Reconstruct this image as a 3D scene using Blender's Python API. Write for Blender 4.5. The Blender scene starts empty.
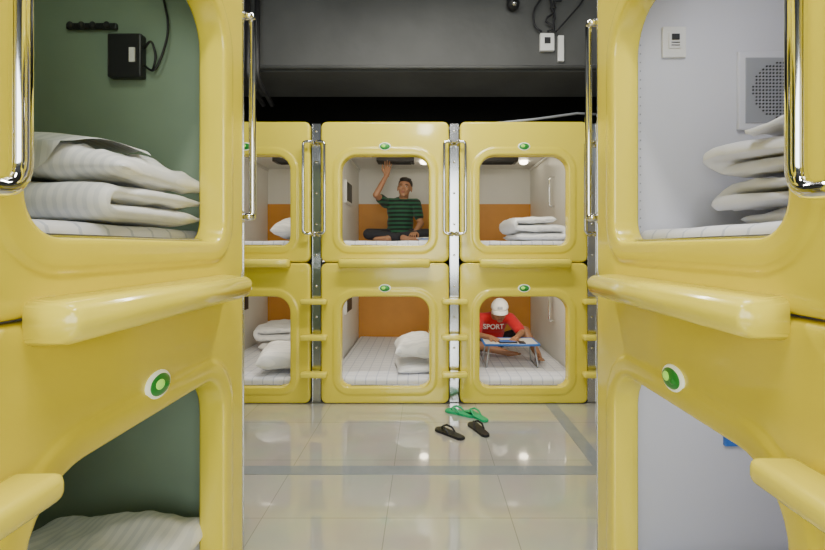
import bpy, bmesh, math, random
from mathutils import Vector, Matrix, noise
random.seed(4)
C = bpy.context.scene.collection
CAMZ=1.30; F=455.0

# ---------------------------------------------------------------- materials
def mat(name, col, rough=0.5, metal=0.0, var=0.06, vscale=3.0, coat=0.0, bump=0.0, bscale=60.0, sheen=0.0, sss=0.0, emit=None, estr=0.0, spec=None):
    m=bpy.data.materials.new(name); m.use_nodes=True
    nt=m.node_tree; b=nt.nodes['Principled BSDF']
    b.inputs['Roughness'].default_value=rough; b.inputs['Metallic'].default_value=metal
    b.inputs['Coat Weight'].default_value=coat; b.inputs['Sheen Weight'].default_value=sheen
    b.inputs['Coat Roughness'].default_value=0.08
    b.inputs['Subsurface Weight'].default_value=sss
    if sss: b.inputs['Subsurface Scale'].default_value=0.01
    if spec is not None: b.inputs['Specular IOR Level'].default_value=spec
    tc=nt.nodes.new('ShaderNodeTexCoord')
    n=nt.nodes.new('ShaderNodeTexNoise'); n.inputs['Scale'].default_value=vscale; n.inputs['Detail'].default_value=3
    nt.links.new(tc.outputs['Object'],n.inputs['Vector'])
    mx=nt.nodes.new('ShaderNodeMix'); mx.data_type='RGBA'
    mx.inputs['A'].default_value=tuple(c*(1-var) for c in col)+(1,)
    mx.inputs['B'].default_value=tuple(min(1,c*(1+var)) for c in col)+(1,)
    nt.links.new(n.outputs['Fac'],mx.inputs['Factor']); nt.links.new(mx.outputs['Result'],b.inputs['Base Color'])
    if bump:
        n2=nt.nodes.new('ShaderNodeTexNoise'); n2.inputs['Scale'].default_value=bscale
        nt.links.new(tc.outputs['Object'],n2.inputs['Vector'])
        bp=nt.nodes.new('ShaderNodeBump'); bp.inputs['Strength'].default_value=bump; bp.inputs['Distance'].default_value=0.01
        nt.links.new(n2.outputs['Fac'],bp.inputs['Height']); nt.links.new(bp.outputs['Normal'],b.inputs['Normal'])
    if emit:
        b.inputs['Emission Color'].default_value=emit+(1,); b.inputs['Emission Strength'].default_value=estr
    return m

def stripe_mat(name, c1, c2, scale, axis='X', rough=0.6, width=0.5, sheen=0.2, grid=False):
    m=mat(name,c1,rough,sheen=sheen); nt=m.node_tree; b=nt.nodes['Principled BSDF']
    tc=nt.nodes.new('ShaderNodeTexCoord'); sp=nt.nodes.new('ShaderNodeSeparateXYZ')
    nt.links.new(tc.outputs['Object'],sp.inputs[0])
    def band(ax):
        mu=nt.nodes.new('ShaderNodeMath'); mu.operation='MULTIPLY'; mu.inputs[1].default_value=scale
        nt.links.new(sp.outputs[ax],mu.inputs[0])
        fr=nt.nodes.new('ShaderNodeMath'); fr.operation='FRACT'; nt.links.new(mu.outputs[0],fr.inputs[0])
        g=nt.nodes.new('ShaderNodeMath'); g.operation='LESS_THAN'; g.inputs[1].default_value=width
        nt.links.new(fr.outputs[0],g.inputs[0]); return g
    g=band(axis)
    if grid:
        g2=band('Y' if axis=='X' else 'X'); mm=nt.nodes.new('ShaderNodeMath'); mm.operation='MAXIMUM'
        nt.links.new(g.outputs[0],mm.inputs[0]); nt.links.new(g2.outputs[0],mm.inputs[1]); g=mm
    mx=nt.nodes.new('ShaderNodeMix'); mx.data_type='RGBA'
    mx.inputs['A'].default_value=c1+(1,); mx.inputs['B'].default_value=c2+(1,)
    nt.links.new(g.outputs[0],mx.inputs['Factor']); nt.links.new(mx.outputs['Result'],b.inputs['Base Color'])
    return m

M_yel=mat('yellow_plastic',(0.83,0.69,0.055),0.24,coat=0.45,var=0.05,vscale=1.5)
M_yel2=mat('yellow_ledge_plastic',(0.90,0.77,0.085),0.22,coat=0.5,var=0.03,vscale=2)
M_white=mat('interior_white',(0.74,0.74,0.70),0.4)
M_green=mat('interior_greenish',(0.255,0.34,0.25),0.42,var=0.15)
M_lilac=mat('interior_lilac',(0.64,0.65,0.72),0.5,var=0.03)
M_orange=mat('interior_orange_board',(0.62,0.27,0.04),0.5,var=0.12,vscale=5)
M_chrome=mat('chrome',(0.80,0.80,0.80),0.08,metal=1.0,var=0.02)
M_alu=mat('polished_steel',(0.60,0.61,0.62),0.16,metal=1.0,var=0.12,vscale=5)
M_dark=mat('dark_plastic',(0.02,0.02,0.022),0.45)
M_black=mat('black_rubber',(0.012,0.012,0.015),0.6)
M_sheet=stripe_mat('bed_sheet_quilted',(0.74,0.76,0.84),(0.50,0.54,0.67),11,'X',width=0.11,grid=True)
M_quilt=stripe_mat('sateen_stripe_white',(0.84,0.85,0.87),(0.72,0.74,0.78),38,'Y',width=0.45,rough=0.45)
M_towel=mat('white_linen',(0.86,0.86,0.90),0.75,var=0.02,sheen=0.3,bump=0.15,bscale=120)
M_concrete=mat('painted_dark_grey',(0.072,0.074,0.072),0.65,var=0.45,vscale=2.0,bump=0.4,bscale=9)
M_ceil=mat('ceiling_black',(0.012,0.012,0.013),0.85,var=0.3)
M_wall=mat('wall_grey',(0.30,0.31,0.31),0.7,var=0.1)
M_wdark=mat('wall_dark',(0.02,0.02,0.02),0.9)
M_wplas=mat('white_plastic',(0.75,0.75,0.73),0.35)
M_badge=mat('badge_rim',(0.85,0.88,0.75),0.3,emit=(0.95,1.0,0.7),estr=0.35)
M_gr=mat('green_badge',(0.02,0.28,0.04),0.3)
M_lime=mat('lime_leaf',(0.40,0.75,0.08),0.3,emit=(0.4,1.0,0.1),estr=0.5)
M_speak=mat('speaker_grille',(0.36,0.38,0.42),0.45,metal=0.3)
M_blue=mat('blue_edge',(0.03,0.15,0.55),0.4)
M_skin=mat('skin',(0.36,0.18,0.10),0.5,sss=0.08,var=0.05)
M_hair=mat('black_hair',(0.012,0.010,0.010),0.45,bump=0.5,bscale=150)
M_eye=mat('eye_white',(0.6,0.6,0.57),0.2)
M_lip=mat('lips',(0.30,0.11,0.09),0.45)
M_shirtg=stripe_mat('green_striped_polo',(0.015,0.10,0.05),(0.005,0.010,0.010),22,'Z',rough=0.85,width=0.5)
M_red=mat('red_tshirt',(0.58,0.010,0.018),0.85,sheen=0.2,bump=0.1)
M_pants=mat('dark_trousers',(0.02,0.022,0.03),0.85,bump=0.2)
M_cap=mat('white_cap',(0.82,0.82,0.81),0.7)
M_fgreen=mat('green_foam',(0.01,0.42,0.16),0.5)
M_fblack=mat('black_foam',(0.012,0.012,0.016),0.5)
M_lamp=mat('fill_lamp_diffuser',(0.9,0.9,0.9),0.4,emit=(1,0.95,0.85),estr=4.0)  # glow for the tubes of the added ceiling fixtures
M_glow=mat('reading_lamp_lens',(0.9,0.9,0.8),0.4,emit=(1,0.88,0.65),estr=12.0)

def floor_mat():
    m=bpy.data.materials.new('polished_tile'); m.use_nodes=True; nt=m.node_tree; b=nt.nodes['Principled BSDF']
    tc=nt.nodes.new('ShaderNodeTexCoord'); mp=nt.nodes.new('ShaderNodeMapping')
    mp.inputs['Location'].default_value=(0.19,0.31,0)
    nt.links.new(tc.outputs['Object'],mp.inputs['Vector'])
    br=nt.nodes.new('ShaderNodeTexBrick'); br.offset=0.0
    br.inputs['Scale'].default_value=1.0; br.inputs['Brick Width'].default_value=0.6; br.inputs['Row Height'].default_value=0.6
    br.inputs['Mortar Size'].default_value=0.0022; br.inputs['Mortar Smooth'].default_value=0.1
    br.inputs['Color1'].default_value=(0.56,0.555,0.495,1); br.inputs['Color2'].default_value=(0.52,0.515,0.46,1)
    br.inputs['Mortar'].default_value=(0.34,0.34,0.31,1)
    nt.links.new(mp.outputs[0],br.inputs['Vector'])
    n=nt.nodes.new('ShaderNodeTexNoise'); n.inputs['Scale'].default_value=3.5; n.inputs['Detail'].default_value=6
    nt.links.new(tc.outputs['Object'],n.inputs['Vector'])
    mx=nt.nodes.new('ShaderNodeMix'); mx.data_type='RGBA'; mx.blend_type='MULTIPLY'; mx.inputs['Factor'].default_value=0.28
    nt.links.new(br.outputs['Color'],mx.inputs['A']); nt.links.new(n.outputs['Color'],mx.inputs['B'])
    nt.links.new(mx.outputs['Result'],b.inputs['Base Color'])
    b.inputs['Specular IOR Level'].default_value=1.0; b.inputs['Coat Weight'].default_value=1.0; b.inputs['Coat Roughness'].default_value=0.03
    b.inputs['Coat IOR'].default_value=1.7
    r=nt.nodes.new('ShaderNodeMapRange'); r.inputs['To Min'].default_value=0.04; r.inputs['To Max'].default_value=0.13
    nt.links.new(n.outputs['Fac'],r.inputs['Value']); nt.links.new(r.outputs[0],b.inputs['Roughness'])
    return m
M_floor=floor_mat()
M_strip=mat('grey_blue_tile_strip',(0.26,0.29,0.31),0.10,var=0.15,vscale=9)

# ---------------------------------------------------------------- mesh helpers
def finish(bm,name,mats,parent=None,loc=(0,0,0),rot=(0,0,0),smooth=True,angle=None):
    bmesh.ops.recalc_face_normals(bm,faces=bm.faces)
    me=bpy.data.meshes.new(name); bm.to_mesh(me); bm.free()
    for m in (mats if isinstance(mats,(list,tuple)) else [mats]): me.materials.append(m)
    if smooth: 
        for p in me.polygons: p.use_smooth=True
        if angle: me.set_sharp_from_angle(angle=math.radians(angle))
    return place(me,name,parent,loc,rot)
def place(me,name,parent=None,loc=(0,0,0),rot=(0,0,0)):
    o=bpy.data.objects.new(name,me); C.objects.link(o); o.location=loc; o.rotation_euler=rot
    if parent: o.parent=parent
    return o
def empty(name,loc=(0,0,0),rot=(0,0,0)):
    o=bpy.data.objects.new(name,None); C.objects.link(o); o.location=loc; o.rotation_euler=rot; o.empty_display_size=0.1
    return o
def box(bm,c,s,bev=0.0,mi=0,rot=None,seg=2):
    before=set(bm.faces)
    M=Matrix.Translation(c)@(rot.to_4x4() if rot else Matrix())@Matrix.Diagonal((s[0],s[1],s[2],1))
    r=bmesh.ops.create_cube(bm,size=1.0,matrix=M)
    if bev>0:
        es=list({e for v in r['verts'] for e in v.link_edges})
        bmesh.ops.bevel(bm,geom=es,offset=bev,segments=seg,profile=0.5,affect='EDGES')
    for f in bm.faces:
        if f not in before: f.material_index=mi
def ell(bm,c,r,rot=None,u=16,v=12,mi=0):
    before=set(bm.faces)
    M=Matrix.Translation(c)@(rot.to_4x4() if rot else Matrix())@Matrix.Diagonal((r[0],r[1],r[2],1))
    bmesh.ops.create_uvsphere(bm,u_segments=u,v_segments=v,radius=1.0,matrix=M)
    for f in bm.faces:
        if f not in before: f.material_index=mi
def cyl(bm,p1,p2,r1,r2=None,seg=16,mi=0):
    r2=r1 if r2 is None else r2
    before=set(bm.faces)
    p1=Vector(p1);p2=Vector(p2);d=p2-p1
    q=d.to_track_quat('Z','Y').to_matrix().to_4x4()
    bmesh.ops.create_cone(bm,cap_ends=True,segments=seg,radius1=r1,radius2=r2,depth=d.length,matrix=Matrix.Translation((p1+p2)/2)@q)
    for f in bm.faces:
        if f not in before: f.material_index=mi
def cap(bm,p1,p2,r1,r2,seg=14):
    cyl(bm,p1,p2,r1,r2,seg)
    ell(bm,p1,(r1,)*3,u=seg,v=10); ell(bm,p2,(r2,)*3,u=seg,v=10)
def chain(bm,pts,rs,seg=14):
    for i in range(len(pts)-1): cap(bm,pts[i],pts[i+1],rs[i],rs[i+1],seg)
def fillet(pts,r,n=6):
    pts=[Vector(p) for p in pts]; out=[pts[0]]
    for i in range(1,len(pts)-1):
        a,b,c=pts[i-1],pts[i],pts[i+1]; u=(a-b); v=(c-b)
        rr=min(r,u.length*0.49,v.length*0.49); p0=b+u.normalized()*rr; p2=b+v.normalized()*rr
        for k in range(n+1):
            t=k/n; out.append(p0*(1-t)**2+b*2*t*(1-t)+p2*t*t)
    out.append(pts[-1]); return out
def tube(bm,pts,r,seg=10,mi=0):
    pts=[Vector(p) for p in pts]; rings=[]
    t0=(pts[1]-pts[0]).normalized(); nrm=t0.orthogonal().normalized()
    for i,p in enumerate(pts):
        t=((pts[min(i+1,len(pts)-1)]-pts[max(i-1,0)])).normalized()
        nrm=(nrm-t*nrm.dot(t)).normalized(); bn=t.cross(nrm)
        rr=r[i] if isinstance(r,(list,tuple)) else r
        rings.append([bm.verts.new(p+(nrm*math.cos(a)+bn*math.sin(a))*rr) for a in [2*math.pi*k/seg for k in range(seg)]])
    for a,b in zip(rings,rings[1:]):
        for k in range(seg):
            f=bm.faces.new((a[k],a[(k+1)%seg],b[(k+1)%seg],b[k])); f.material_index=mi
    for rg in (rings[0],rings[-1]):
        f=bm.faces.new(rg); f.material_index=mi

def rrect(cx,cz,hw,hh,rt,rb,K=8,Ms=6):
    out=[]
    cs=[(cx+hw,cz-hh,rb,-90),(cx+hw,cz+hh,rt,0),(cx-hw,cz+hh,rt,90),(cx-hw,cz-hh,rb,180)]
    arcs=[]
    for (x,z,r,a0) in cs:
        sx=1 if x>cx else -1; sz=1 if z>cz else -1
        ox,oz=x-sx*r,z-sz*r
        arcs.append([(ox+r*math.cos(math.radians(a0+90*k/K)),oz+r*math.sin(math.radians(a0+90*k/K))) for k in range(K+1)])
    for i,a in enumerate(arcs):
        out+=a; b=arcs[(i+1)%4][0]; e=a[-1]
        for k in range(1,Ms): t=k/Ms; out.append((e[0]*(1-t)+b[0]*t,e[1]*(1-t)+b[1]*t))
    return out

PW=0.5335; PH=1.179
def panel_mesh():
    bm=bmesh.new(); hh=PH/2-0.003
    def O(i,y,r=0.05): return [(x,y,z) for x,z in rrect(0,PH/2,PW-i,hh-i,max(r-i,0.01),max(r-i,0.01))]
    def I(o,y,dz=0): return [(x,y,z) for x,z in rrect(0,0.5175+dz,0.37+o,0.3775+o,0.13+o,0.075+o)]
    rings=[O(0.03,0.08),O(0,0.075),O(0,0.015),O(0.003,0.006),O(0.008,0.001),O(0.014,-0.001),O(0.024,-0.002),
           I(0.080,0.0),I(0.070,0.000),I(0.064,-0.002),I(0.057,-0.006),I(0.050,-0.007),I(0.014,-0.007),I(0.005,-0.005),I(0.001,-0.001),
           I(0,0.005),I(-0.004,0.045),I(-0.004,0.072),I(0.002,0.08)]
    vs=[[bm.verts.new(p) for p in r] for r in rings]
    n=len(vs[0])
    for a,b in zip(vs,vs[1:]+[vs[0]]):
        for k in range(n): bm.faces.new((a[k],a[(k+1)%n],b[(k+1)%n],b[k]))
    bmesh.ops.recalc_face_normals(bm,faces=bm.faces)
    me=bpy.data.meshes.new('front_panel'); bm.to_mesh(me); bm.free(); me.materials.append(M_yel)
    for p in me.polygons: p.use_smooth=True
    return me
ME_panel=panel_mesh()

def shell_mesh(wmat):
    bm=bmesh.new()
    y0,y1=0.081,2.03; ym=(y0+y1)/2; L=y1-y0
    for s in (-1,1): box(bm,(s*0.522,ym,0.585),(0.012,L,1.12))
    box(bm,(0,ym,1.14),(1.056,L,0.012)); box(bm,(0,ym,0.03),(1.032,L,0.012))
    box(bm,(0,y1-0.006,0.585),(1.032,0.012,1.10))
    box(bm,(0,y1-0.022,0.40),(1.03,0.018,0.56),mi=1)
    for s in (-1,1): box(bm,(s*0.505,ym,1.115),(0.02,L-0.05,0.03),0.004)
    bmesh.ops.recalc_face_normals(bm,faces=bm.faces)
    me=bpy.data.meshes.new('cabin_shell'); bm.to_mesh(me); bm.free()
    me.materials.append(wmat); me.materials.append(M_orange); return me
SH={k:shell_mesh(m) for k,m in (('w',M_white),('g',M_green),('l',M_lilac))}

def mattress_mesh():
    bm=bmesh.new(); box(bm,(0,1.05,0.11),(1.0,1.86,0.145),0.03,seg=3)
    bmesh.ops.subdivide_edges(bm,edges=[e for e in bm.edges if e.calc_length()>0.5],cuts=14,use_grid_fill=True)
    for v in bm.verts:
        if v.co.z>0.17: v.co.z+=0.008*noise.noise(v.co*6)
    me=bpy.data.meshes.new('mattress'); bm.to_mesh(me); bm.free(); me.materials.append(M_sheet)
    for p in me.polygons: p.use_smooth=True
    return me
ME_mat=mattress_mesh()
def ledge_mesh():
    bm=bmesh.new()
    sec=[(0.0,0.036),(-0.080,0.028),(-0.098,0.014),(-0.094,-0.022),(-0.07,-0.040),(0.0,-0.044)]
    N=len(sec); rows=[]
    for x,k in ((-0.376,0.86),(-0.362,1.0),(0.362,1.0),(0.376,0.86)):
        rows.append([bm.verts.new((x,y*k,z if k==1 else z*0.75)) for y,z in sec])
    for a,b in zip(rows,rows[1:]):
        for i in range(N): bm.faces.new((a[i],a[(i+1)%N],b[(i+1)%N],b[i]))
    bm.faces.new(rows[0]); bm.faces.new(rows[-1])
    bmesh.ops.recalc_face_normals(bm,faces=bm.faces)
    bmesh.ops.bevel(bm,geom=list(bm.edges),offset=0.004,segments=2,affect='EDGES')
    me=bpy.data.meshes.new('step_ledge'); bm.to_mesh(me); bm.free(); me.materials.append(M_yel2)
    for p in me.polygons: p.use_smooth=True
    return me
ME_ledge=ledge_mesh()
def badge_mesh():
    bm=bmesh.new()
    R=Matrix.Rotation(math.pi/2,3,'X')
    ell(bm,(0,0,0),(0.052,0.035,0.010),R,24,8,0)
    ell(bm,(0,-0.004,0),(0.043,0.028,0.010),R,24,8,1)
    ell(bm,(-0.010,-0.009,0.003),(0.020,0.014,0.008),R,12,6,2)
    ell(bm,(0.016,-0.009,-0.003),(0.015,0.010,0.008),R,12,6,1)
    me=bpy.data.meshes.new('logo_badge'); bm.to_mesh(me); bm.free()
    for m in (M_badge,M_gr,M_lime): me.materials.append(m)
    for p in me.polygons: p.use_smooth=True
    return me
ME_badge=badge_mesh()
def sill_mesh():
    bm=bmesh.new(); box(bm,(0,0.05,0.1455),(0.58,0.04,0.006),0.002)
    me=bpy.data.meshes.new('sill_track'); bm.to_mesh(me); bm.free(); me.materials.append(M_alu); return me
ME_sill=sill_mesh()
def vent_mesh():
    bm=bmesh.new(); box(bm,(0,1.36,1.108),(0.42,0.20,0.05),0.008)
    for i in range(6): box(bm,(0,1.28+i*0.032,1.081),(0.34,0.008,0.006),mi=0)
    box(bm,(0,0.55,1.118),(0.10,0.10,0.025),0.01,mi=1)
    ell(bm,(0.32,1.50,1.12),(0.05,0.05,0.030),mi=2,u=16,v=8)
    me=bpy.data.meshes.new('ceiling_vent'); bm.to_mesh(me); bm.free(); me.materials.append(M_dark); me.materials.append(M_wplas); me.materials.append(M_glow); return me
ME_vent=vent_mesh()

def pod(loc,rz,upper,kind='w',light=0.0,lcol=(1,0.88,0.70)):
    z=PH if upper else 0.0
    e=empty('capsule_pod',(loc[0],loc[1],z),(0,0,rz))
    place(ME_panel,'front_panel',e); place(SH[kind],'cabin_shell',e); place(ME_mat,'mattress',e)
    place(ME_sill,'sill_track',e); place(ME_vent,'ceiling_vent',e)
    place(ME_badge,'logo_badge',e,(0.0,-0.004,0.965))
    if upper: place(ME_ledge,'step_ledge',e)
    if light>0:
        l=bpy.data.lights.new('cabin_lamp','AREA'); l.energy=light; l.color=lcol; l.shape='RECTANGLE'; l.size=0.30; l.size_y=0.10
        o=bpy.data.objects.new('cabin_lamp',l); C.objects.link(o); o.parent=e; o.location=(0.0,0.22,1.09)
        o.rotation_euler=(math.radians(40),0,0)
    return e

D=3.79
cols=[-2.658,-1.500,-0.342,0.816,1.974]
back={}
for i,x in enumerate(cols):
    for up in (0,1):
        back[(i,up)]=pod((x,D),0,up,'w',5.0 if i in (1,2,3) else 0.0)
LX,LY=-0.662,1.118; RX,RY=0.639,1.170
sideL={}; sideR={}
for up in (0,1):
    sideL[up]=pod((LX,LY),math.pi/2,up,'g',1.5 if up else 0.6,(0.92,1,0.85))
    sideR[up]=pod((RX,RY),-math.pi/2,up,'l',3.5,(0.97,0.97,1))
    pod((LX,LY-1.158),math.pi/2,up,'g'); pod((RX,RY-1.158),-math.pi/2,up,'l')

# ---------------------------------------------------------------- ladders and grab rails
def ladder(loc,rz,steps=(0.27,0.56,0.86),treads=True,hw=0.108):
    e=empty('ladder',(loc[0],loc[1],0),(0,0,rz))
    bm=bmesh.new(); box(bm,(0,0.05,1.175),(0.076,0.03,2.345),0.004)
    for s in (-1,1): box(bm,(s*0.034,0.036,1.175),(0.006,0.012,2.34),0.001)
    finish(bm,'upright',M_alu,e,smooth=False)
    bm=bmesh.new()
    for k in range(9): ell(bm,(0.0,0.033,0.2+k*0.26),(0.010,0.008,0.010),u=10,v=8)
    finish(bm,'bolts',M_chrome,e)
    if treads:
        for i,z in enumerate(steps):
            bm=bmesh.new(); box(bm,(0,-0.052,z),(2*hw,0.085,0.046),0.016,seg=3)
            box(bm,(0,0.0,z),(0.06,0.06,0.03),0.003)
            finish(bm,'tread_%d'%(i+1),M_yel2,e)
    return e
def grab_rail(loc,rz,sx,off=0.088,zb=1.418,zt=2.175,prot=-0.055,name='grab_rail',r=0.0125):
    bm=bmesh.new()
    pts=fillet([(sx*0.020,0.03,zt),(sx*0.020,prot,zt),(sx*off,prot,zt-0.0),(sx*off,prot,zb),(sx*0.020,prot,zb),(sx*0.020,0.03,zb)],0.045)
    tube(bm,pts,r,14)
    for z in (zt,zb): cyl(bm,(sx*0.020,0.028,z),(sx*0.020,0.034,z),0.022,seg=16)
    return finish(bm,name,M_chrome,None,(loc[0],loc[1],0),(0,0,rz))
for i in range(4):
    xm=(cols[i]+cols[i+1])/2
    ladder((xm,D),0,steps=(0.26,0.565,0.86))
    for s in (-1,1): grab_rail((xm,D),0,s)
for (X,Y,rz,s) in ((LX,LY,math.pi/2,1),(RX,RY,-math.pi/2,-1)):
    yf=Y+0.579; yn=Y-0.579
    ladder((X,yf),rz,treads=False); ladder((X,yn),rz,steps=(0.30,0.62,0.925),hw=0.185)
    grab_rail((X,yf),rz,s,off=0.04,prot=0.0,r=0.014)
    grab_rail((X,yn),rz,s,off=0.138 if s>0 else 0.122,zb=1.385,prot=-0.06,r=0.0145); grab_rail((X,yn),rz,-s,off=0.12)

# ---------------------------------------------------------------- bedding
def cushion(bm,c,w,l,h,ex=3.2,pw=0.5,seed=0,rot=0.0,wr=0.012,bottom=0.6,n=40):
    R=Matrix.Rotation(rot,3,'Z'); c=Vector(c)
    S=[math.sin(math.pi/2*(-1+2*i/n)) for i in range(n+1)]
    def z(u,v): return max(0,(1-abs(u)**ex)*(1-abs(v)**ex))**pw
    for side in (1,-1):
        g=[]
        for i in range(n+1):
            row=[]
            for j in range(n+1):
                u=S[i]; v=S[j]
                k=z(u,v); hh=h*k*(1 if side>0 else bottom)
                x=w/2*u*(1-0.07*(1-v*v)*abs(u)); y=l/2*v*(1-0.07*(1-u*u)*abs(v))
                p=Vector((x*6+seed,y*6,seed*1.7))
                q=Vector((x*7+y*4+seed,y*13-x*5,seed))
                hh+=(wr*noise.noise(p)*1.8-wr*1.6*abs(noise.noise(q)))*k
                edge=0.015*noise.noise(Vector((u*2.5+seed,v*2.5,2)))
                row.append(bm.verts.new(c+R@Vector((x+edge,y+edge,side*hh))))
            g.append(row)
        for i in range(n):
            for j in range(n):
                q=(g[i][j],g[i+1][j],g[i+1][j+1],g[i][j+1])
                bm.faces.new(q if side>0 else q[::-1])
def setpod(o,p,loc,rot=0,tilt=0,rx=0):
    o.matrix_world=p.matrix_basis@Matrix.Translation(loc)@Matrix.Rotation(rot,4,'Z')@Matrix.Rotation(tilt,4,'Y')@Matrix.Rotation(rx,4,'X')
    return o
def pillow(p,loc,w=0.62,l=0.4,h=0.10,rot=0,seed=0,tilt=0.0,rx=0.0,flap=False,bottom=0.6,wr=0.018,m=None,name='pillow'):
    bm=bmesh.new(); cushion(bm,(0,0,0),w,l,h,seed=seed,wr=wr,bottom=bottom)
    bmesh.ops.remove_doubles(bm,verts=bm.verts,dist=0.0003)
    if flap:
        n=26; g=[]
        for i in range(n+1):
            row=[]
            for j in range(n+1):
                a=-0.17+0.30*i/n; b=-0.17+0.34*j/n
                x=-0.07+a*0.72-b*0.70; y=-0.04+a*0.70+b*0.72
                u=max(-1,min(1,x/(w/2))); v=max(-1,min(1,y/(l/2)))
                k=max(0,(1-abs(u)**3.2)*(1-abs(v)**3.2))**0.5
                over=max(0,-x-w/2+0.03)
                z=h*k+0.016+0.010*noise.noise(Vector((x*8,y*8,4)))
                if over>0: x=-w/2+0.01-0.02*min(1,over*8); z=max(z,0.03)-over*0.95
                row.append(bm.verts.new((x,y,z)))
            g.append(row)
        for i in range(n):
            for j in range(n): bm.faces.new((g[i][j],g[i+1][j],g[i+1][j+1],g[i][j+1]))
    return setpod(finish(bm,name,m or M_quilt),p,loc,rot,tilt,rx)
def folded_quilt(p,loc,w=0.55,l=0.42,layers=3,lh=0.07,rot=0,seed=0,flip=False,wr=0.016,taper=0.0,ragged=0.0,m=None,name='folded_quilt'):
    """one continuous quilt folded back and forth; fold ends along local X"""
    pts=[]; r=lh/2; z=lh*0.5; lay=[]
    NS=16
    for k in range(layers):
        x0,x1=(-w/2,w/2) if k%2==0 else (w/2,-w/2)
        sh=1-taper*k/max(1,layers)
        for i in range(NS+1):
            t=i/NS; pts.append((x0*sh*(1-t)+x1*sh*t,z+k*lh)); lay.append(float(k))
        if k<layers-1:
            s=1 if x1>0 else -1
            for a in (30,60,90,120,150):
                aa=math.radians(a); pts.append((x1*sh+s*r*math.sin(aa)*0.9,z+k*lh+r*(1-math.cos(aa)))); lay.append(k+a/180)
    P=[Vector((a,0,b)) for a,b in pts]; n=len(P); M_=36; th=lh*0.48
    bm=bmesh.new()
    top=[];bot=[]
    for i in range(n):
        t=(P[min(i+1,n-1)]-P[max(i-1,0)]).normalized(); nr=Vector((-t.z,0,t.x))
        e=min(i,n-1-i)/3.0; ke=1.0 if e>=1 else max(0.0,1-(1-e)**2)**0.5
        yo=ragged*(1.6*noise.noise(Vector((lay[i]*1.3+seed,0.5,seed)))+0.9*P[i].x*math.sin(lay[i]*2.3+seed)/w*2)
        a=[];b=[]
        for j in range(M_+1):
            v=math.sin(math.pi/2*(-1+2*j/M_)); kv=max(0,1-abs(v)**9)**0.5; k=kv*ke
            y=v*l/2*(1+0.06*noise.noise(Vector((i*0.35+seed,seed,0))))
            q=Vector((P[i].x*5+seed*3.3,y*5,i*0.05+seed))
            q2=Vector((P[i].x*7+y*3+seed,y*13,i*0.08))
            sag=0.45*lh*noise.noise(Vector((P[i].x*3+seed,y*3,seed)))*(P[i].z/(layers*lh))
            if ragged and j<M_*0.35: sag-=0.5*lh*(1-j/(M_*0.35))**2*(lay[i]/layers)
            dn=wr*(1.3*noise.noise(q)-1.4*abs(noise.noise(q2)))
            dx=0.02*noise.noise(Vector((seed,y*5,P[i].z*9)))
            a.append(bm.verts.new(P[i]+nr*(th*k+dn*k)+Vector((dx,y+yo,sag)))); b.append(bm.verts.new(P[i]-nr*(th*k+dn*0.3*k)+Vector((dx,y+yo,sag))))
        top.append(a);bot.append(b)
    for G in (top,bot):
        for i in range(n-1):
            for j in range(M_): bm.faces.new((G[i][j],G[i+1][j],G[i+1][j+1],G[i][j+1]))
    bmesh.ops.remove_doubles(bm,verts=bm.verts,dist=0.0004)
    zmin=min(v.co.z for v in bm.verts)
    for v in bm.verts: v.co.z-=zmin
    if flip:
        for v in bm.verts: v.co.x=-v.co.x
    return setpod(finish(bm,name,m or M_quilt),p,loc,rot)
BZ=0.187
folded_quilt(sideL[1],(0.22,0.40,BZ),0.44,0.62,2,0.052,seed=1,flip=True,wr=0.012)
pillow(sideL[1],(0.21,0.38,BZ+0.150),0.46,0.62,0.080,rot=0.0,seed=4,flap=True,rx=0.06)
folded_quilt(sideL[0],(0.22,0.40,BZ),0.42,0.60,2,0.06,seed=7,wr=0.012)
pillow(sideL[0],(0.22,0.34,BZ+0.175),0.44,0.56,0.09,seed=9)
# loosely folded linen heap
folded_quilt(sideR[1],(-0.22,0.66,BZ),0.38,0.52,5,0.056,seed=12,rot=0.10,wr=0.016,ragged=0.05,m=M_towel,name='folded_linen')
bm=bmesh.new(); n=34; g=[]     # loose top sheet, corner pointing to the aisle
for i in range(n+1):
    row=[]
    for j in range(n+1):
        a=i/n; b=j/n
        x=(a-b)*0.19; y=-0.30+(a+b)*0.27
        z=0.015+0.13*((a+b)/2)**1.1+0.022*noise.noise(Vector((x*9,y*7,3)))-0.030*abs(noise.noise(Vector((x*17,y*5,8))))-0.5*max(0,abs(x)-0.10)
        row.append(bm.verts.new((x,y,z)))
    g.append(row)
for i in range(n):
    for j in range(n): bm.faces.new((g[i][j],g[i+1][j],g[i+1][j+1],g[i][j+1]))
o=setpod(finish(bm,'draped_towel',M_towel),sideR[1],(-0.20,0.62,BZ+0.275),0.0); s_=o.modifiers.new('Solid','SOLIDIFY'); s_.thickness=0.012; s_.offset=-1
folded_quilt(back[(3,1)],(0.20,0.62,BZ),0.44,0.5,3,0.075,seed=21,rot=0.1,taper=0.4)
pillow(back[(1,1)],(0.24,0.75,BZ+0.10),0.42,0.5,0.13,seed=25)
folded_quilt(back[(2,0)],(0.245,0.42,BZ),0.36,0.42,1,0.07,seed=31,rot=0.10,wr=0.012)
pillow(back[(2,0)],(0.25,0.42,BZ+0.195),0.38,0.42,0.135,seed=33,rot=0.1)
pillow(back[(1,0)],(0.20,0.40,BZ+0.11),0.44,0.5,0.14,seed=35,rot=0.2)
folded_quilt(back[(1,0)],(-0.10,1.35,BZ),0.40,0.5,3,0.09,seed=38)

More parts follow.
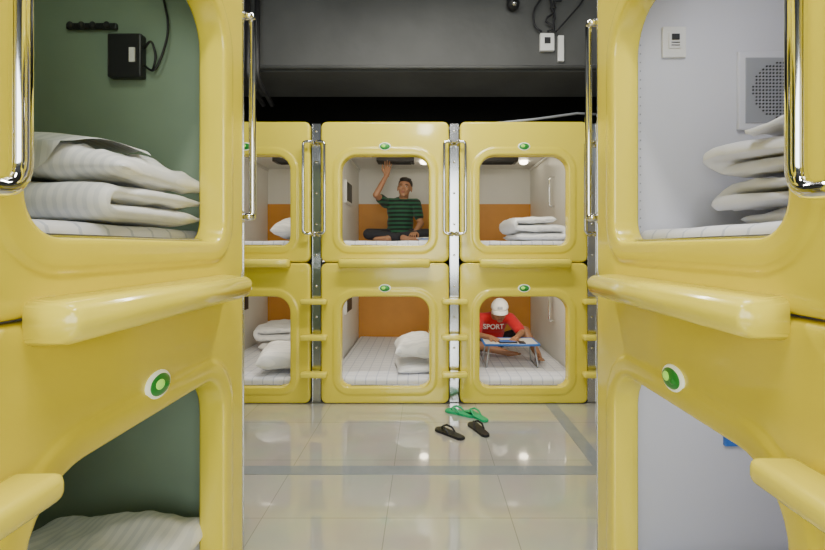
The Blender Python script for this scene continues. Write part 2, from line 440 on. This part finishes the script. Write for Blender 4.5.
# ---------------------------------------------------------------- fittings inside near pods
def on_pod(p,bm,name,mats,smooth=False):
    o=finish(bm,name,mats,None,smooth=smooth); o.matrix_world=p.matrix_basis.copy(); return o
bm=bmesh.new()
box(bm,(0.498,0.40,0.80),(0.034,0.12,0.155),0.006)
box(bm,(0.479,0.37,0.80),(0.004,0.02,0.05),mi=1)
on_pod(sideL[1],bm,'power_supply_box',[M_dark,M_wplas])
bm=bmesh.new()
tube(bm,fillet([(0.50,0.34,0.77),(0.49,0.30,0.74),(0.49,0.27,0.80),(0.50,0.25,0.90),(0.50,0.28,1.05)],0.05),0.004,8)
tube(bm,fillet([(0.50,0.34,0.83),(0.49,0.31,0.86),(0.49,0.29,0.80),(0.50,0.31,0.75)],0.03),0.004,8)
on_pod(sideL[1],bm,'power_cable',[M_dark],True)
bm=bmesh.new()
box(bm,(0.507,0.53,0.912),(0.014,0.18,0.022),0.004)
for y in (0.47,0.52,0.56,0.60): ell(bm,(0.497,y,0.912),(0.012,0.010,0.013),u=12,v=8)
on_pod(sideL[1],bm,'coat_hook_rail',[M_dark])
bm=bmesh.new()
box(bm,(-0.510,0.276,0.88),(0.012,0.088,0.115),0.004); box(bm,(-0.502,0.276,0.885),(0.008,0.045,0.06),0.002,mi=0)
box(bm,(-0.497,0.276,0.895),(0.006,0.028,0.022),0.001,mi=1); 
for z in (0.868,0.878): box(bm,(-0.498,0.276,z-0.003),(0.004,0.03,0.003),0,mi=1)
on_pod(sideR[1],bm,'electrical_outlet',[M_wplas,M_dark])
bm=bmesh.new()
box(bm,(-0.509,0.66,0.70),(0.014,0.30,0.29),0.004,mi=0)
box(bm,(-0.501,0.66,0.70),(0.004,0.25,0.24),0.001,mi=1)
for i in range(17):
    for j in range(17):
        y=0.56+i*0.0125; z=0.60+j*0.0125
        if (y-0.66)**2+(z-0.70)**2<0.0105: cyl(bm,(-0.4995,y,z),(-0.4965,y,z),0.0032,seg=8,mi=2)
on_pod(sideR[1],bm,'perforated_speaker_panel',[M_lilac,M_speak,M_dark])
bm=bmesh.new()
box(bm,(-0.508,0.62,0.70),(0.016,0.32,0.26),0.004,mi=0); box(bm,(-0.499,0.62,0.70),(0.004,0.28,0.22),0,mi=1)
on_pod(sideR[0],bm,'wall_screen',[M_blue,M_lilac])
bm=bmesh.new()
for k in range(28): ell(bm,(-0.515,0.155,0.2+k*0.032),(0.002,0.003,0.003),u=8,v=6)
on_pod(sideR[1],bm,'rivet_strip',[M_speak],True)
def inner_handle(p,x=0.505):
    bm=bmesh.new(); s=-1 if x>0 else 1
    tube(bm,fillet([(x,0.9,0.85),(x+s*0.05,0.9,0.85),(x+s*0.05,0.9,0.55),(x,0.9,0.55)],0.03),0.011,10)
    on_pod(p,bm,'inner_grab_handle',[M_chrome],True)
inner_handle(back[(3,1)]); inner_handle(back[(3,0)])
def wall_screen(p,x=-0.5):
    bm=bmesh.new(); s=1 if x<0 else -1
    box(bm,(x-s*0.004,1.15,0.72),(0.03,0.34,0.24),0.006); box(bm,(x+s*0.0125,1.15,0.72),(0.004,0.30,0.20),mi=1)
    on_pod(p,bm,'wall_television',[M_wplas,M_dark])
wall_screen(back[(2,1)]); wall_screen(back[(2,0)]); wall_screen(back[(1,0)])
bm=bmesh.new()
for k in range(3): box(bm,(0.375,0.75+0.01*k,BZ+0.010+k*0.012),(0.20,0.24,0.011),0.001,mi=k%2,rot=Matrix.Rotation(0.15*k,3,'Z'))
on_pod(back[(2,1)],bm,'magazine_pile',[M_wplas,M_blue])

# ---------------------------------------------------------------- people
def frame(d,up):
    d=Vector(d).normalized(); up=Vector(up); x=d.cross(up).normalized(); z=x.cross(d).normalized()
    return Matrix((x,d,z)).transposed()
def hand(bm,w,d,back_n,thumb=1,curl=0.5,sc=1.0,spread=1.0):
    R=frame(d,back_n); w=Vector(w)
    T=lambda x,y,z: w+R@Vector((x*thumb*sc,y*sc,z*sc))
    for fx,ky in ((0.027,0.085),(0.009,0.090),(-0.009,0.087),(-0.026,0.078)):
        cap(bm,T(fx*0.55,0.0,0),T(fx,ky,0),0.016*sc,0.0115*sc,10)
    for (fx,ky,L) in ((0.030,0.086,0.070),(0.0105,0.091,0.079),(-0.0105,0.088,0.073),(-0.030,0.079,0.057)):
        p=T(fx,ky,0); a=curl*0.35; segs=(0.45,0.31,0.24); r=0.0085*sc
        cx=fx; cy=ky; cz=0
        for k,sg in enumerate(segs):
            a2=a+k*curl*0.75
            cx+=fx*0.28*sg*spread; cy+=L*sg*math.cos(a2); cz-=L*sg*math.sin(a2)
            q=T(cx,cy,cz); cap(bm,p,q,r,r*0.9,10); p=q; r*=0.92
    a=T(0.018,0.02,-0.004); b=T(0.046,0.052,-0.012); c=T(0.056,0.082,-0.018); e=T(0.056,0.106,-0.024)
    chain(bm,[a,b,c,e],[0.016*sc,0.0115*sc,0.0098*sc,0.0085*sc],10)
def head(bm,c,R,s=1.0):
    c=Vector(c); T=lambda p:c+R@(Vector(p)*s)
    ell(bm,T((0,0.012,0.028)),(0.076*s,0.095*s,0.088*s),R,24,18)
    ell(bm,T((0,-0.018,-0.035)),(0.060*s,0.068*s,0.072*s),R,20,14)
    ell(bm,T((0,-0.050,-0.083)),(0.032*s,0.028*s,0.026*s),R,14,10)
    for sx in (-1,1):
        ell(bm,T((sx*0.038,-0.058,-0.022)),(0.024*s,0.020*s,0.022*s),R,12,10)
        ell(bm,T((sx*0.030,-0.074,0.022)),(0.026*s,0.012*s,0.008*s),R,12,8)
        ell(bm,T((sx*0.078,0.006,-0.008)),(0.009*s,0.020*s,0.032*s),R,12,10)
        ell(bm,T((sx*0.012,-0.088,-0.034)),(0.009*s,0.010*s,0.008*s),R,10,8)
    cap(bm,T((0,-0.078,0.008)),T((0,-0.100,-0.030)),0.008*s,0.0115*s,12)
    ell(bm,T((0,-0.078,-0.060)),(0.024*s,0.012*s,0.010*s),R,12,8)
def remesh(o,vox,smooth=6,f=0.5):
    m=o.modifiers.new('Remesh','REMESH'); m.mode='VOXEL'; m.voxel_size=vox; m.use_smooth_shade=True
    s=o.modifiers.new('Smooth','SMOOTH'); s.iterations=smooth; s.factor=f
def face_parts(e,c,R,s=1.0):
    c=Vector(c); T=lambda p:c+R@(Vector(p)*s)
    bm=bmesh.new()
    for sx in (-1,1):
        ell(bm,T((sx*0.030,-0.0695,0.003)),(0.0125*s,0.009*s,0.0052*s),R,12,8,0)
        ell(bm,T((sx*0.030,-0.0765,0.003)),(0.0052*s,0.0035*s,0.0050*s),R,10,8,1)
    finish(bm,'eyes',[M_eye,M_dark],e)
    bm=bmesh.new()
    for sx in (-1,1): tube(bm,[T((sx*0.014,-0.086,0.022)),T((sx*0.030,-0.087,0.026)),T((sx*0.048,-0.078,0.021))],0.0035*s,6)
    finish(bm,'eyebrows',M_hair,e)
    bm=bmesh.new()
    ell(bm,T((0,-0.0885,-0.056)),(0.022*s,0.005*s,0.0045*s),R,12,8); ell(bm,T((0,-0.0880,-0.064)),(0.018*s,0.005*s,0.0055*s),R,12,8)
    finish(bm,'lips',M_lip,e)

e=empty('seated_man')
V=Vector
hipc=V((-0.30,5.20,1.46)); chest=V((-0.285,5.17,1.71)); neck=V((-0.262,5.15,1.86))
hc=V((-0.238,5.10,1.970)); RH=(Matrix.Rotation(-0.12,3,'Z')@Matrix.Rotation(0.10,3,'Y')@Matrix.Rotation(-0.10,3,'X'))
shR=V((-0.455,5.16,1.81)); shL=V((-0.115,5.15,1.80))
elR=V((-0.545,4.96,1.88)); wrR=V((-0.435,5.00,2.095))
elL=V((-0.060,5.10,1.57)); wrL=V((-0.115,4.90,1.475))
hR=V((-0.39,5.19,1.44)); hL=V((-0.20,5.19,1.44)); knR=V((-0.62,4.92,1.45)); knL=V((0.02,4.94,1.45))
anR=V((-0.24,4.78,1.405)); anL=V((-0.36,4.82,1.415))
bm=bmesh.new()
head(bm,hc,RH,1.0)
cap(bm,hc+RH@V((0,0.02,-0.06)),neck+V((0,0.01,-0.03)),0.050,0.056)
chain(bm,[shR,elR,wrR],[0.046,0.036,0.024]); chain(bm,[shL,elL,wrL],[0.046,0.036,0.024])
cap(bm,neck-V((0,0,0.06)),shR,0.05,0.045); cap(bm,neck-V((0,0,0.06)),shL,0.05,0.045)
ell(bm,chest,(0.14,0.09,0.16)); 
hand(bm,wrR,(0.12,0.12,0.9),(0,1,0.0),thumb=1,curl=0.2)
hand(bm,wrL,(-0.25,-0.9,-0.32),(0.0,-0.2,1),thumb=-1,curl=0.7)
for a in (anR,anL):
    sx=-1 if a is anL else 1
    chain(bm,[a,a+V((sx*0.05,-0.02,-0.018)),a+V((sx*0.17,0.0,-0.018))],[0.034,0.034,0.022])
    for k in range(5): cap(bm,a+V((sx*0.155,-0.026+k*0.013,-0.020)),a+V((sx*(0.198-abs(k-1)*0.005),-0.030+k*0.015,-0.022)),0.009,0.008,8)
o=finish(bm,'body',M_skin,e); remesh(o,0.0042,4)
face_parts(e,hc,RH)
bm=bmesh.new()
ell(bm,chest+V((0,0.0,0.01)),(0.160,0.108,0.165),u=24,v=18); ell(bm,(chest+hipc)/2,(0.150,0.112,0.19),u=24,v=18); ell(bm,hipc+V((0,-0.01,0.02)),(0.160,0.122,0.12),u=24,v=16)
cap(bm,neck-V((0,-0.01,0.055)),shR,0.058,0.060); cap(bm,neck-V((0,-0.01,0.055)),shL,0.058,0.060)
cap(bm,shR,shR.lerp(elR,0.55),0.062,0.054); cap(bm,shL,shL.lerp(elL,0.62),0.062,0.055)
tube(bm,[neck+V((0.062*math.cos(t),-0.0+0.060*math.sin(t),-0.012+0.010*math.sin(t))) for t in [2*math.pi*k/20 for k in range(21)]],0.011,8)
o=finish(bm,'polo_shirt',M_shirtg,e); remesh(o,0.007,5)
bm=bmesh.new()
ell(bm,hipc+V((0,0,-0.03)),(0.165,0.125,0.075),u=20,v=14)
chain(bm,[hR,knR,anR+(knR-anR)*0.18],[0.080,0.062,0.044]); chain(bm,[hL,knL,anL+(knL-anL)*0.18],[0.080,0.062,0.044])
o=finish(bm,'trousers',M_pants,e); remesh(o,0.008,5)
bm=bmesh.new()
T=lambda p:hc+RH@V(p)
ell(bm,T((0,0.022,0.045)),(0.082,0.096,0.084),RH,20,14); ell(bm,T((0,-0.045,0.085)),(0.062,0.045,0.030),RH,16,10)
for k in range(26):
    a=random.uniform(0,6.28); r=random.uniform(0,0.06); ell(bm,T((r*math.cos(a),0.01+r*math.sin(a),0.118-r*0.35)),(0.018,0.022,0.014),RH,8,6)
o=finish(bm,'hair',M_hair,e); remesh(o,0.005,2)

e=empty('seated_boy')
hipc=V((0.70,5.02,0.275)); chest=V((0.70,4.82,0.50)); neck=V((0.715,4.70,0.615))
hc=V((0.745,4.60,0.665)); RH=(Matrix.Rotation(-0.12,3,'Z')@Matrix.Rotation(0.34,3,'X'))
shR=V((0.545,4.74,0.565)); shL=V((0.875,4.74,0.565))
elR=V((0.50,4.56,0.43)); wrR=V((0.63,4.42,0.432)); elL=V((0.965,4.58,0.45)); wrL=V((0.87,4.40,0.432))
hR=V((0.61,5.0,0.275)); hL=V((0.79,5.0,0.275)); knR=V((0.50,4.72,0.30)); knL=V((1.02,4.70,0.44)); anR=V((0.80,4.66,0.235)); anL=V((1.12,4.56,0.235))
bm=bmesh.new()
head(bm,hc,RH,0.95)
cap(bm,hc+RH@V((0,0.02,-0.05)),neck+V((0,0.03,-0.02)),0.045,0.050)
chain(bm,[shR,elR,wrR],[0.042,0.034,0.022]); chain(bm,[shL,elL,wrL],[0.042,0.034,0.022])
cap(bm,neck+V((0,0.05,-0.05)),shR,0.045,0.04); cap(bm,neck+V((0,0.05,-0.05)),shL,0.045,0.04)
ell(bm,chest+V((0,0.03,0.02)),(0.10,0.06,0.09))
hand(bm,wrR,(0.45,-0.8,-0.06),(0,-0.1,1),thumb=1,curl=0.4,sc=0.92)
hand(bm,wrL,(-0.45,-0.8,-0.06),(0,-0.1,1),thumb=-1,curl=0.4,sc=0.92)
chain(bm,[knR,anR],[0.052,0.034]); chain(bm,[knL,anL],[0.052,0.034])
chain(bm,[hL.lerp(knL,0.6),knL],[0.062,0.052]); chain(bm,[hR.lerp(knR,0.6),knR],[0.062,0.052])
for a,dv in ((anR,V((0.14,-0.05,-0.01))),(anL,V((-0.01,-0.17,-0.015)))):
    sd=dv.cross(V((0,0,1))).normalized()
    chain(bm,[a,a+dv*0.3+V((0,0,-0.008)),a+dv*0.85],[0.032,0.030,0.020])
    for k in range(5): cap(bm,a+dv*0.8+sd*(-0.024+k*0.012),a+dv*(1.12-abs(k-1)*0.03)+sd*(-0.028+k*0.014),0.008,0.0075,8)
o=finish(bm,'body',M_skin,e); remesh(o,0.0042,4)
face_parts(e,hc,RH,0.95)
bm=bmesh.new()
ell(bm,chest,(0.150,0.105,0.150),Matrix.Rotation(0.7,3,'X'),24,18); ell(bm,(chest+hipc)/2+V((0,-0.01,0)),(0.145,0.125,0.18),Matrix.Rotation(0.75,3,'X'),24,18); ell(bm,hipc+V((0,0,0.01)),(0.148,0.12,0.09),None,20,14)
cap(bm,neck+V((0,0.06,-0.04)),shR,0.058,0.060); cap(bm,neck+V((0,0.06,-0.04)),shL,0.058,0.060)
cap(bm,shR,shR.lerp(elR,0.75),0.060,0.058); cap(bm,shL,shL.lerp(elL,0.75),0.060,0.058)
o=finish(bm,'t_shirt',M_red,e); remesh(o,0.007,5)
cu=bpy.data.curves.new('print','FONT'); cu.body='SPORT'; cu.size=0.072; cu.extrude=0.004; cu.align_x='CENTER'; cu.offset=0.0012
to=bpy.data.objects.new('print_tmp',cu); C.objects.link(to)
bpy.context.view_layer.update()
me=bpy.data.meshes.new_from_object(to.evaluated_get(bpy.context.evaluated_depsgraph_get()))
bpy.data.objects.remove(to)
for v in me.vertices:
    x,y,z=v.co; v.co=(0.70+x,4.704+2.2*x*x-0.10*(y-0.02)-z,0.462+y)
me.materials.clear(); me.materials.append(M_cap); place(me,'shirt_print',e)
bm=bmesh.new()
ell(bm,hipc+V((0,0,-0.01)),(0.152,0.125,0.075),u=20,v=14)
chain(bm,[hR,hR.lerp(knR,0.85)],[0.078,0.062]); chain(bm,[hL,hL.lerp(knL,0.85)],[0.078,0.062])
o=finish(bm,'shorts',M_pants,e); remesh(o,0.008,5)
bm=bmesh.new(); T=lambda p:hc+RH@(V(p)*0.95)
ell(bm,T((0,0.03,0.015)),(0.078,0.085,0.075),RH,20,14)
o=finish(bm,'hair',M_hair,e)
bm=bmesh.new()
r=bmesh.ops.create_uvsphere(bm,u_segments=28,v_segments=16,radius=1.0)
bmesh.ops.bisect_plane(bm,geom=list(bm.verts)+list(bm.edges)+list(bm.faces),plane_co=(0,0,0.02),plane_no=(0,0,1),clear_inner=True)
Mx=Matrix.Translation(T((0,0.012,0.035)))@RH.to_4x4()@Matrix.Diagonal((0.088,0.104,0.092,1))
bmesh.ops.transform(bm,matrix=Mx,verts=bm.verts)
rows=[]
for i in range(5):
    row=[]
    for j in range(13):
        t=math.radians(-70+140*j/12); rr=1.0+0.75*(i/4)*max(0,math.cos(t))**0.6
        x=0.084*math.sin(t)*(1+0.08*i/4); y=0.012-0.100*math.cos(t)*rr
        row.append(bm.verts.new(T((x,y,0.040-0.012*(i/4)-9.0*(x*x)*(i/4)*0.6))))
    rows.append(row)
for a,b in zip(rows,rows[1:]):
    for j in range(12): bm.faces.new((a[j],a[j+1],b[j+1],b[j]))
ell(bm,T((0,0.012,0.133)),(0.010,0.010,0.006),RH,10,6)
box(bm,T((0,-0.092,0.080)),(0.05,0.006,0.026),0.002,mi=1,rot=RH@Matrix.Rotation(-0.45,3,'X'))
o=finish(bm,'baseball_cap',[M_cap,M_speak],e); sm=o.modifiers.new('Solid','SOLIDIFY'); sm.thickness=0.003

# folding bed table
e=empty('folding_table',(0.80,4.36,0.187))
bm=bmesh.new(); box(bm,(0,0,0.215),(0.50,0.30,0.014),0.006,mi=0); finish(bm,'table_top',M_wplas,e,smooth=False)
bm=bmesh.new(); tube(bm,fillet([(-.252,-.152,.215),(.252,-.152,.215),(.252,.152,.215),(-.252,.152,.215),(-.252,-.14,.215)],0.02),0.011,8); finish(bm,'table_edge',M_blue,e)
for k,s in enumerate((-1,1)):
    bm=bmesh.new(); tube(bm,fillet([(s*0.21,-0.12,0.208),(s*0.24,-0.14,0.006),(s*0.24,0.14,0.006),(s*0.21,0.12,0.208)],0.02),0.008,8)
    finish(bm,'leg_frame_%d'%(k+1),M_speak,e)
bm=bmesh.new(); box(bm,(0.77,4.30,0.4155),(0.17,0.11,0.012),0.003); box(bm,(0.77,4.30,0.4222),(0.15,0.09,0.001),mi=1)
box(bm,(0.90,4.28,0.4135),(0.06,0.10,0.008),0.002)
finish(bm,'tablet_and_phone',[M_dark,M_blue],smooth=False)

# ---------------------------------------------------------------- flip flops
def flip_flop(x,y,rz,m,strap,z=0.0):
    bm=bmesh.new()
    prof=[(-0.13,0.0),(-0.125,0.020),(-0.105,0.031),(-0.06,0.031),(-0.01,0.029),(0.04,0.036),(0.085,0.043),(0.112,0.036),(0.127,0.018),(0.13,0.0)]
    pts=[(yy,w) for yy,w in prof]+[(yy,-w) for yy,w in prof[-2:0:-1]]
    lo=[bm.verts.new((w,yy,0.0)) for yy,w in pts]; hi=[bm.verts.new((w*1.0,yy,0.017)) for yy,w in pts]
    bm.faces.new(lo[::-1]); bm.faces.new(hi)
    n=len(pts)
    for i in range(n): bm.faces.new((lo[i],lo[(i+1)%n],hi[(i+1)%n],hi[i]))
    bmesh.ops.bevel(bm,geom=[ed for ed in bm.edges if abs(ed.verts[0].co.z-ed.verts[1].co.z)<1e-5],offset=0.003,segments=2,affect='EDGES')
    tube(bm,[(0.002,0.078,0.012),(0.002,0.076,0.034),(0.002,0.066,0.042)],0.005,8,1)
    for s in (-1,1):
        tube(bm,[(0.002,0.070,0.040),(s*0.018,0.045,0.050),(s*0.032,0.010,0.040),(s*0.033,-0.020,0.014)],[0.005,0.008,0.008,0.006],8,1)
    return finish(bm,'flip_flop',[m,strap],None,(x,y,z+0.001),(0,0,rz),angle=40)
flip_flop(0.165,3.17,0.75,M_fblack,M_fblack)
flip_flop(0.375,3.24,0.35,M_fblack,M_fblack)
flip_flop(0.265,3.56,0.95,M_fgreen,M_fgreen)
flip_flop(0.385,3.50,0.55,M_fgreen,M_fgreen)

# ---------------------------------------------------------------- room shell
def slab(name,c,s,m):
    bm=bmesh.new(); box(bm,(0,0,0),s); return finish(bm,name,m,None,c,smooth=False)
slab('floor',(0,1.3,-0.05),(6.6,9.8,0.1),M_floor)
slab('ceiling',(0,1.3,3.75),(6.6,9.8,0.1),M_ceil)
slab('wall_left',(-3.35,1.3,1.85),(0.1,9.8,3.7),M_wall)
slab('wall_right',(3.35,1.3,1.85),(0.1,9.8,3.7),M_wall)
slab('wall_back',(0,6.15,1.85),(6.6,0.1,3.7),M_wdark)
slab('wall_front',(0,-3.65,0.3),(6.6,0.1,0.6),M_wall)
slab('trim_lintel',(0,-3.65,3.45),(6.6,0.1,0.5),M_wall)
e=empty('window_1',(0,-3.65,0))
bm=bmesh.new()
for k in range(5): box(bm,(-3.25+k*1.625,0,1.9),(0.06,0.06,2.6))
for z in (0.63,1.9,3.17): box(bm,(0,0,z),(6.5,0.05,0.06))
finish(bm,'frame',M_alu,e,smooth=False)
slab('trim_1',(-0.2,2.66,0.001),(6.0,0.10,0.004),M_strip)
slab('trim_2',(1.04,3.25,0.0012),(0.09,1.08,0.004),M_strip)
slab('ceiling_beam',(0,4.225,3.255),(6.58,0.65,0.888),M_concrete)
bm=bmesh.new(); tube(bm,[(-3.2,3.86,2.835),(3.2,3.86,2.835)],0.016,10); finish(bm,'conduit_pipe',M_concrete)
bm=bmesh.new()
for x in (-1.50,-1.42): tube(bm,fillet([(x,3.83,3.69),(x,3.83,2.72),(x,4.2,2.62)],0.1),0.022,10)
finish(bm,'conduit_pipe',M_dark)
bm=bmesh.new(); tube(bm,[(-3.2,4.1,2.385)]+[( -3.0+0.3*k,4.1+0.03*math.sin(k*1.3),2.385) for k in range(21)],0.012,8); tube(bm,[(0.55,3.93,2.375),(0.9,3.9,2.40),(1.3,3.92,2.46),(1.5,3.98,2.47)],0.010,8)
finish(bm,'cable_run',M_speak)
bm=bmesh.new(); box(bm,(1.03,3.878,3.05),(0.12,0.04,0.15),0.006); box(bm,(1.03,3.855,3.06),(0.05,0.012,0.05),0.002,mi=1)
box(bm,(1.15,3.885,3.00),(0.05,0.03,0.22),0.004)
finish(bm,'junction_box',[M_wplas,M_dark],smooth=False)
bm=bmesh.new()
def wig(a,b,n,amp,seed):
    a=V(a);b=V(b); return [a.lerp(b,k/n)+V((amp*noise.noise(V((k*0.6,seed,0))),0,amp*0.6*noise.noise(V((k*0.6,seed,5))))) for k in range(n+1)]
tube(bm,wig((1.03,3.85,3.13),(1.10,3.85,3.69),14,0.10,1),0.009,8); tube(bm,wig((1.06,3.85,3.13),(1.16,3.85,3.69),14,0.14,7),0.009,8)
tube(bm,fillet([(0.98,3.85,3.13),(0.92,3.85,3.17),(0.90,3.85,3.3),(1.0,3.85,3.45),(1.04,3.85,3.68)],0.08),0.008,8)
tube(bm,fillet([(1.10,3.85,3.13),(1.18,3.85,3.22),(1.34,3.85,3.40),(1.40,3.85,3.69)],0.08),0.007,8)
finish(bm,'hanging_cables',M_black)
bm=bmesh.new(); cyl(bm,(0.735,3.86,3.46),(0.735,3.86,3.36),0.05,seg=20); ell(bm,(0.735,3.84,3.36),(0.055,0.055,0.05)); cyl(bm,(0.735,3.80,3.345),(0.735,3.775,3.335),0.022,seg=14,mi=1)
finish(bm,'cctv_camera',[M_dark,M_chrome])

# ---------------------------------------------------------------- added lights, out of view
def added_tube_lamp(x,y,w,energy,rz=0,z=3.5,col=(1,0.96,0.88)):  # unseen fixture with area light, added to brighten the aisle from above
    e=empty('added_ceiling_lamp',(x,y,z),(0,0,rz))
    bm=bmesh.new(); box(bm,(0,0,0.05),(w+0.06,0.22,0.05),0.01); finish(bm,'housing',M_wplas,e,smooth=False)
    bm=bmesh.new()
    for s in (-1,1): tube(bm,[(-w/2,s*0.05,0.008),(w/2,s*0.05,0.008)],0.013,10)
    finish(bm,'tubes',M_lamp,e)
    l=bpy.data.lights.new('fill_light','AREA'); l.energy=energy; l.color=col; l.shape='RECTANGLE'; l.size=w; l.size_y=0.2
    o=bpy.data.objects.new('fill_light',l); C.objects.link(o); o.parent=e; o.location=(0,0,-0.02)
added_tube_lamp(0,2.55,1.5,75)
added_tube_lamp(0,0.2,1.2,50,math.pi/2)
l=bpy.data.lights.new('rear_softbox','AREA'); l.energy=270; l.color=(0.97,1.0,0.97); l.shape='RECTANGLE'; l.size=5.5; l.size_y=2.4  # large softbox added behind the camera, standing in for window light
o=bpy.data.objects.new('rear_softbox',l); C.objects.link(o); o.location=(0,-3.5,1.9); o.rotation_euler=(math.radians(90),0,0)

w=bpy.data.worlds.new('sky'); bpy.context.scene.world=w; w.use_nodes=True
nt=w.node_tree; bg=nt.nodes['Background']; bg.inputs['Color'].default_value=(0.78,0.88,1,1); bg.inputs['Strength'].default_value=0.7

# ---------------------------------------------------------------- camera
cd=bpy.data.cameras.new('camera'); cd.sensor_width=36; cd.lens=36*F/825; cd.clip_start=0.02
cd.shift_x=-(426-412.5)/825; cd.shift_y=-(275-248)/825
co=bpy.data.objects.new('camera',cd); C.objects.link(co); co.location=(0,0,CAMZ); co.rotation_euler=(math.pi/2,0,0)
bpy.context.scene.camera=co
